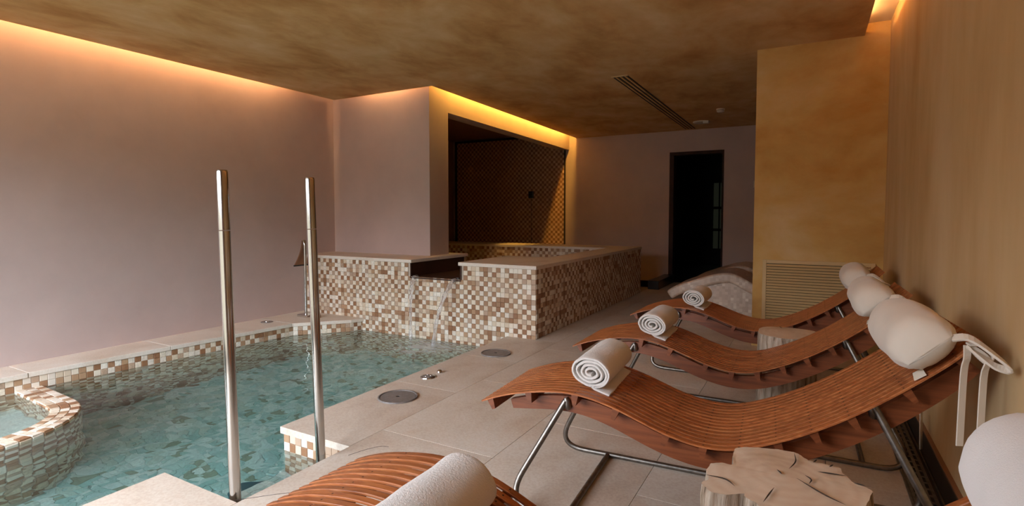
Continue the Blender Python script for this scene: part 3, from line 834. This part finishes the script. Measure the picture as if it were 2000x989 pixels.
def lounger(loc, rz, label):
    t = thing('wave_lounger', label, 'lounger', loc, rz, 'wave-shaped wooden loungers along the right wall')
    for i in range(NS):
        o = link('slat', slat_me, t); o.location = (0, (i+.5)*SP, 0)
    for s_ in BAT:
        p, tg = prof(s_); n = Vector((-tg.z, 0, tg.x)); q = p - n*0.0068
        o = link('cross_batten', bat_me, t); o.location = q; o.rotation_euler = (0, -math.atan2(tg.z, tg.x), 0)
    for y in (0.085, LW-0.085):
        o = link('side_rail', rail_me, t); o.location = (0, y, 0)
    for y, me in zip((0.060, LW-0.060), tube_mes):
        link('leg_tube', me, t)
        c = link('clip', clip_me, t); c.location = (0.352, y+0.004, 0.385)
        c = link('clip', clip_me, t); c.location = (1.352, y+0.004, 0.515)
    for x in (0.40, 1.42):
        o = link('floor_bar', bar_me, t); o.location = (x, 0, 0)
    o = link('screw_heads', screw_me, t); o['kind'] = 'stuff'
    return t
LP = [((-1.24, 0.716, 0), R(-2.2), 'slatted teak wave lounger nearest the camera, cut off by the bottom edge'),
      ((-1.167, 1.831, 0), R(3.5), 'fully visible slatted teak wave lounger behind the large front stump'),
      ((-1.199, 2.867, 0), R(1.0), 'middle slatted teak wave lounger, third counted from the camera'),
      ((-1.195, 3.988, 0), R(-0.5), 'farthest slatted teak wave lounger beside the ochre louvre grille')]
LO = [lounger(*a) for a in LP]
def LM(k):
    loc, rz, _ = LP[k]
    return Matrix.Translation(loc) @ Matrix.Rotation(rz, 4, 'Z')

# ---- rolled towels
def towel_mesh(L, seed, turns=3.3, rx=0.078, rz=0.058, tail=0.075):
    rnd = random.Random(seed); P = []
    N = int(turns*26); th = 0.0125
    for k in range(N+1):
        a = k/26*2*math.pi; q = k/N
        r = 0.16 + 0.76*q
        w = 1 + 0.05*noise.noise(Vector((math.cos(a)*1.5, math.sin(a)*1.5, q*4+seed)))*(2.2-1.4*q)
        P.append(Vector((math.cos(-a - 1.2)*r*rx*w, 0, math.sin(-a - 1.2)*r*rz*w)))
    # finish the outer wrap at the bottom and let the end lie out as a flap
    a_end = None
    for k in range(40):
        a = (N + k)/26*2*math.pi
        x, z = math.cos(-a-1.2)*rx*0.94, math.sin(-a-1.2)*rz*0.94
        ang = (-a - 1.2) % (2*math.pi)
        P.append(Vector((x, 0, z)))
        if k > 6 and abs(ang - 1.5*math.pi) < 0.15: break
    last = P[-1]
    for k in range(1, 6): P.append(last + Vector((tail*k/5, 0, -0.004 - 0.012*(k/5)**1.5)))
    ends = [(0, 0.55), (0.006, 0.9), (0.014, 1.0)]
    ys = [(y, s) for y, s in ends] + [(0.014 + (L-0.028)*k/8, 1.0) for k in range(1, 8)] + [(L-y, s) for y, s in reversed(ends)]
    nrm = []
    for k in range(len(P)):
        t = (P[min(k+1, len(P)-1)] - P[max(k-1, 0)]).normalized(); nrm.append(Vector((-t.z, 0, t.x)))
    rows = []
    for y, s in ys:
        jit = noise.noise(Vector((y*9, seed, 0)))*0.003
        outer = [p + n*th/2*s for p, n in zip(P, nrm)]; inner = [p - n*th/2*s for p, n in zip(P, nrm)]
        loop = outer + inner[::-1]
        rows.append([(p.x + jit + 0.002*noise.noise(Vector((p.x*30, y*20, p.z*30+seed))), y, p.z + 0.003*noise.noise(Vector((p.x*25+5, y*15, p.z*25)))) for p in loop])
    mb = MB(); n = len(rows[0]); i = len(mb.v)
    mb.grid(rows, closed=True)
    m_ = len(P)
    for base in (0, (len(rows)-1)*n):
        for k in range(m_-1):
            mb.f.append((base+k, base+k+1, base+n-2-k, base+n-1-k)); mb.m.append(0)
    return mb.mesh('towel', M['towel'], True)
def towel(k, s_, y0, L, seed, label, rz=0.0, sc=1.0):
    p, tg = prof(s_); n = Vector((-tg.z, 0, tg.x))
    m = LM(k) @ Matrix.Translation((p.x + n.x*0.058, y0, p.z + n.z*0.0655*sc)) @ Matrix.Rotation(-math.atan2(tg.z, tg.x), 4, 'Y') @ Matrix.Rotation(rz, 4, 'Z') @ Matrix.Scale(sc, 4)
    o = link('rolled_towel', towel_mesh(L, seed), mw=m)
    tag(o, label, 'towel', 'rolled white towels on the loungers')
towel(0, 0.535, -0.10, 0.45, 3, 'rolled white terry towel on the nearest lounger, cut by the bottom edge', R(3))
towel(1, 0.43, 0.085, 0.36, 5, 'rolled white towel with spiral end on the lounger behind the front stump')
towel(2, 0.43, 0.09, 0.36, 9, 'rolled white towel on the middle lounger, third from the camera')
towel(3, 0.44, 0.09, 0.34, 14, 'smallest-looking rolled white towel on the farthest lounger')

# ---- bolster pillows
def bolster_mesh(L, r, seed, mat):
    n, rows = 40, []
    N = 30
    for k in range(N+1):
        t = k/N; y = (t-0.5)*L
        e = abs(2*t-1)
        b_ = r*max(0.05, (1 - e**8.0)**0.6) * (1 + 0.03*math.sin(t*9+seed))          # normal to the seat
        a_ = r*(1.0 - 0.30*e**6.0) * (1 + 0.02*math.cos(t*7+seed))                       # along the seat
        loop = []
        for j in range(n):
            an = 2*math.pi*j/n; c, s_ = math.cos(an), math.sin(an)
            f = 1 + 0.05*noise.noise(Vector((c*1.4, y*8, s_*1.4+seed))) + 0.02*noise.noise(Vector((c*3.5, y*16, s_*3.5+seed))) + 0.09*e**4*noise.noise(Vector((c*6, y*3, s_*6+seed)))
            z = s_*b_*f
            if z < 0: z *= 0.56
            loop.append((c*a_*f, y + 0.012*e**3*math.copysign(1, t-0.5)*abs(s_), z))
        rows.append(loop)
    mb = MB(); mb.grid(rows, closed=True, caps=True)
    return mb.mesh('cover', mat, 'full')
def pillow(k, s_, label, mat, L=0.45, r=0.083, yc=0.25, bow=True, seed=0, off=0.0):
    p, tg = prof(s_); n = Vector((-tg.z, 0, tg.x)); ang = -math.atan2(tg.z, tg.x)
    t = thing('bolster_pillow', label, 'pillow', (0, 0, 0), 0, 'bolster pillows at the heads of the loungers')
    q = p + n*(r*0.58 + 0.002 + off)
    t.matrix_world = LM(k) @ Matrix.Translation((q.x, yc, q.z)) @ Matrix.Rotation(ang, 4, 'Y')
    link('cover', bolster_mesh(L, r, seed, mat), t)
    h = L/2
    mb = MB(); mb.prism([(-0.09, -h+0.022), (-0.055, -h+0.008), (-0.050, -h+0.07), (-0.08, -h+0.08)], -0.050, -0.048)
    if bow: mb.build('care_tag', M['tag'], t)
    if bow:
        e = (r*0.66, -h+0.002, -0.005)
        # bow loops and hanging tails over the head end of the lounger (local x runs up the slope)
        Rm = Matrix.Rotation(-ang, 3, 'Y')
        def lw(v): return Vector(e) + Rm @ Vector(v)
        loop1 = catmull([lw(v) for v in ((0, 0, 0), (0.035, -0.02, 0.005), (0.085, -0.060, -0.035), (0.105, -0.068, -0.06), (0.08, -0.05, -0.058), (0.045, -0.02, -0.03), (0.03, -0.012, -0.015))], 5)
        mb = MB(); mb.ribbon(loop1, (0.2, 1, 0.5), 0.024, 0.007); mb.build('tie_loop', M['pillow'], t, smooth=False, bevel=0.002)
        loop2 = catmull([lw(v) for v in ((0.03, -0.012, -0.012), (0.06, -0.008, -0.012), (0.085, -0.01, -0.035), (0.07, -0.01, -0.06), (0.04, -0.012, -0.03))], 5)
        mb = MB(); mb.ribbon(loop2, (0, 1, 0.2), 0.022, 0.006); mb.build('tie_loop', M['pillow'], t, bevel=0.0015)
        for (dx, dy, ln) in ((0.030, -0.014, 0.30), (0.072, -0.02, 0.28)):
            tail = catmull([lw(v) for v in ((0.03, -0.012, -0.015), (dx, dy, -0.05), (dx-0.006, dy, -0.1), (dx-0.01, dy-0.004, -ln))], 5)
            mb = MB(); mb.ribbon(tail, (1, 0.3, 0), 0.019, 0.004); mb.build('tie_tail', M['pillow'], t, bevel=0.001)
        far = (r*0.66, h-0.002, -0.005)
        lf = catmull([Vector(far) + Rm @ Vector(v) for v in ((0, 0, 0), (0.03, 0.015, 0.01), (0.06, 0.02, 0.0), (0.075, 0.015, -0.03), (0.05, 0.01, -0.03))], 5)
        mb = MB(); mb.ribbon(lf, (0.1, 1, 0.3), 0.016, 0.005); mb.build('tie_loop', M['pillow'], t, bevel=0.0015)
    return t
pillow(0, 1.555, 'large bluish-white terry bolster pillow at the right edge on the nearest lounger', M['pillow_white'], 0.48, 0.093, 0.12, False, 1)
pillow(1, 1.515, 'cream bolster pillow with bow and label on the lounger behind the stump', M['pillow'], 0.49, 0.097, 0.235, True, 2)
pillow(2, 1.50, 'cream bolster pillow on the middle lounger between two other pillows', M['pillow'], 0.48, 0.090, 0.24, True, 5)
pillow(3, 1.49, 'cream bolster pillow on the farthest lounger in front of the grille', M['pillow'], 0.48, 0.088, 0.24, True, 8)
mb = MB(); q = LM(2)
mb.ribbon(catmull([(0.452, 2.99, 0.52), (0.455, 3.0, 0.40), (0.452, 2.99, 0.25), (0.455, 2.985, 0.06)], 5), (0.6, 0.8, 0), 0.016, 0.004)
tag(mb.build('hanging_strap', M['pillow']), 'long cream fabric strap hanging down against the right wall above the drain', 'strap')

# ================================================================== STUMPS
KA = 0.955
def stump(outline, top, label, seed, cracks=()):
    cracks = [[(x*KA, y*KA) for x, y in c] for c in cracks]
    cx = sum(p[0] for p in outline)/len(outline); cy = sum(p[1] for p in outline)/len(outline)
    P = catmull([(p[0]-cx, p[1]-cy, 0) for p in outline + outline[:1]], 6)[:-1]
    t = thing('log_stump', label, 'stump', (cx, cy, 0))
    n = len(P); rows = []; H = 14
    for h in range(H+1):
        z = top*h/H - (0.004 if h == H else 0)
        loop = []
        for k, p in enumerate(P):
            a = math.atan2(p.y, p.x)
            d = 1 + 0.022*noise.noise(Vector((math.cos(a)*9, math.sin(a)*9, z*1.5+seed))) + 0.015*noise.noise(Vector((math.cos(a)*26, math.sin(a)*26, z*2+seed)))
            fl = 1 + 0.015*(1-h/H)
            sh = 0.985 if h == H else 1.0
            loop.append((p.x*d*fl*sh, p.y*d*fl*sh, z))
        rows.append(loop)
    mb = MB(); mb.grid(rows, closed=True); mb.build('trunk_side', M['bark'], t, smooth=True)
    topl = rows[-1]; rings = [topl]
    for q in (0.93, 0.8, 0.6, 0.4, 0.2, 0.02):
        rings.append([(x*q, y*q, z + 0.005*(1-q) + 0.0025*noise.noise(Vector((x*q*9, y*q*9, seed)))) for x, y, z in topl])
    mb = MB(); mb.grid(rings, closed=True, caps=False); mb.f.append(tuple(range(6*n, 7*n))); mb.m.append(0)
    mb.build('cut_face', M['stump'], t)
    for c in cracks:
        pts = catmull([(x-cx, y-cy, top+0.003) for x, y in c], 5); w = [0.0019*math.sin(math.pi*min(max((k+.3)/(len(pts)-.4), 0.03), 0.97)) for k in range(len(pts))]
        mb = MB(); mb.tube(pts, w, 5); mb.build('crack', M['crack'], t)
sA = [(-0.245, 1.625), (-0.215, 1.645), (-0.185, 1.65), (-0.195, 1.73), (-0.185, 1.78), (-0.13, 1.81), (-0.05, 1.83), (-0.02, 1.82), (0.01, 1.79), (0.06, 1.78), (0.09, 1.775), (0.095, 1.74), (0.115, 1.70), (0.145, 1.68), (0.155, 1.665), (0.155, 1.645), (0.13, 1.56), (0.06, 1.50), (0.0, 1.46), (-0.08, 1.43), (-0.105, 1.45), (-0.135, 1.47), (-0.14, 1.485), (-0.175, 1.46), (-0.215, 1.45), (-0.245, 1.495), (-0.235, 1.52), (-0.245, 1.57)]
KA = 0.955
stump([(x*KA, y*KA) for x, y in sA], 0.432, 'large pale weathered log stump table at the bottom, between the two nearest loungers', 1,
      cracks=[[(-0.03, 1.80), (-0.025, 1.74), (-0.04, 1.68)], [(-0.07, 1.66), (-0.06, 1.645), (-0.055, 1.635)], [(-0.02, 1.63), (0.04, 1.57), (0.09, 1.535)], [(0.03, 1.70), (0.06, 1.705), (0.10, 1.71)],
              [(-0.09, 1.45), (-0.08, 1.50), (-0.07, 1.545)], [(0.115, 1.675), (0.14, 1.67)], [(0.02, 1.76), (0.03, 1.785)], [(0.06, 1.75), (0.07, 1.77)], [(-0.24, 1.53), (-0.19, 1.53), (-0.16, 1.50)], [(0.0, 1.66), (0.015, 1.64), (0.01, 1.61)]])
sB = [(-0.285, 3.98), (-0.26, 4.06), (-0.19, 4.10), (-0.08, 4.11), (0.03, 4.07), (0.05, 3.99), (0.02, 3.87), (-0.05, 3.77), (-0.15, 3.74), (-0.24, 3.79), (-0.28, 3.86)]
sB = [(x*0.952, (y-0.17)*0.952) for x, y in sB]
stump(sB, 0.42, 'smaller log stump table between the two farthest loungers', 6, cracks=[[(-0.17, 3.9), (-0.15, 3.85)]])

# ================================================================== GRILLE, DRAIN, CEILING FITTINGS
t = thing('vent_grille', 'ochre painted louvre grille low on the partition wall', 'grille', (0, YP, 0))
x0, x1, z0, z1 = -0.354, 0.44, 0.12, 0.743
mb = MB()
mb.box((x0, -0.014, z0), (x0+0.03, 0, z1)); mb.box((x1-0.03, -0.014, z0), (x1, 0, z1)); mb.box((x0+0.03, -0.014, z1-0.03), (x1-0.03, 0, z1)); mb.box((x0+0.03, -0.014, z0), (x1-0.03, 0, z0+0.03))
mb.build('frame', M['grille'], t, bevel=0.002, seg=1)
mb = MB(); mb.box((x0+0.03, -0.002, z0+0.03), (x1-0.03, -0.0005, z1-0.03)); mb.build('back_plate', M['gap_shade'], t)
sl = MB(); sl.box((x0+0.031-0.043, -0.011, -0.0015), (x1-0.031-0.043, 0.011, 0.0015)); sl_me = sl.mesh('louvre_slat', M['grille'])
k = 0; z = z0 + 0.045
while z < z1 - 0.04:
    o = link('louvre_slat', sl_me, t); o.location = (0.043, -0.0105, z); o.rotation_euler = (R(48), 0, 0); z += 0.0232

t = thing('floor_drain', 'long slotted metal drain grate along the foot of the right wall', 'drain', (0.425, 0, 0))
mb = MB(); mb.box((-0.055, 0.4, 0.0), (0.043, 4.9, 0.0015)); mb.build('channel', M['gap_shade'], t)
mb = MB(); mb.box((-0.062, 0.4, 0), (-0.054, 4.9, 0.008)); mb.box((0.042, 0.4, 0), (0.048, 4.9, 0.008)); mb.build('edge_frame', M['tube'], t)
for x in (-0.046, -0.022, 0.002, 0.026):
    mb = MB(); mb.box((x-0.006, 0.4, 0.002), (x+0.006, 4.9, 0.006)); mb.build('grate_bar', M['tube'], t)
mb = MB()
for r_, x in enumerate((-0.034, -0.010, 0.014)):
    y = 0.4 + (0.03 if r_ % 2 else 0)
    while y < 4.88: mb.box((x-0.0075, y, 0.002), (x+0.0075, y+0.014, 0.0058)); y += 0.06
o = mb.build('grate_bridges', M['tube'], t); o['kind'] = 'stuff'

t = thing('linear_diffuser', 'long slotted air diffuser recessed in the ochre ceiling', 'vent', (-1.70, 0, CEIL))
for k in range(4):
    mb = MB(); mb.prism([(-0.075+0.046*k-0.0, 5.27), (-0.075+0.046*k+0.014, 5.27), (-0.075+0.046*k+0.014-0.03, 8.98), (-0.075+0.046*k-0.03, 8.98)], -0.004, 0.0)
    mb.build('slot', M['gap_shade'], t)
for k in range(3):
    mb = MB(); mb.prism([(-0.055+0.046*k, 5.27), (-0.055+0.046*k+0.02, 5.27), (-0.055+0.046*k-0.01, 8.98), (-0.055+0.046*k-0.03, 8.98)], -0.006, 0.0)
    mb.build('blade', M['ceil'], t)
mb = MB(); mb.box((-0.085, 5.235, -0.006), (0.085, 5.268, 0.0)); mb.build('end_cap', M['grille'], t)

t = thing('smoke_detector', 'small round off-white smoke detector on the ceiling', 'detector', (-1.07, 7.5, CEIL))
mb = MB(); mb.lathe([(0.052, 0), (0.052, -0.016), (0.048, -0.018)], n=28); mb.build('base', M['offwhite'], t)
mb = MB(); mb.lathe([(0.040, -0.018), (0.040, -0.024)], n=28); mb.build('sensor_gap', M['gap_shade'], t)
mb = MB(); mb.lathe([(0.047, -0.024), (0.046, -0.036), (0.03, -0.046), (0.001, -0.047)], n=28); mb.build('cap', M['offwhite'], t)
t = thing('ceiling_speaker', 'flat round ceiling fitting with a small sensor beside the diffuser end', 'fitting', (-1.46, 8.38, CEIL))
mb = MB(); mb.lathe([(0.12, 0), (0.118, -0.012), (0.09, -0.022), (0.001, -0.024)], n=32); mb.build('dome', M['offwhite'], t)
mb = MB(); mb.box((0.04, -0.11, -0.045), (0.12, -0.05, -0.004)); mb.build('sensor', M['offwhite'], t, bevel=0.008)
mb = MB(); mb.box((-0.80, YB-0.015, 1.54), (-0.755, YB, 1.64))
tag(mb.build('wall_switch', M['offwhite'], bevel=0.004), 'small pale switch plate on the back wall right of the doorway', 'switch')

# ================================================================== TILED HEATED LOUNGERS
def heated(loc, label):
    t = thing('tiled_lounger', label, 'lounger', loc, 0, 'pearl mosaic heated loungers')
    c = catmull([(0, 0, 0.20), (0.10, 0, 0.265), (0.30, 0, 0.345), (0.50, 0, 0.415), (0.62, 0, 0.435), (0.72, 0, 0.415), (0.90, 0, 0.32), (1.05, 0, 0.27), (1.25, 0, 0.30), (1.5, 0, 0.45), (1.8, 0, 0.68)], 4)
    mb = sweep(c, 0, 0.72, -0.05, 0.06)
    mb.build('seat_slab', M['pearl'], t, bevel=0.045, seg=5, smooth=True)
    rows = []
    for p in [q for q in c if 0.16 < q.x < 1.7]:
        rows.append([(p.x, 0.06, p.z-0.05), (p.x, 0.66, p.z-0.05), (p.x, 0.66, 0), (p.x, 0.06, 0)])
    mb = MB(); mb.grid(rows, closed=True, caps=True); mb.build('base', M['pearl'], t)
heated((-1.42, 6.25, 0), 'pearly mosaic-tiled heated lounger just behind the farthest wooden lounger')
heated((-1.38, 7.22, 0), 'pearly mosaic-tiled heated lounger farther back, nearer the dark doorway')
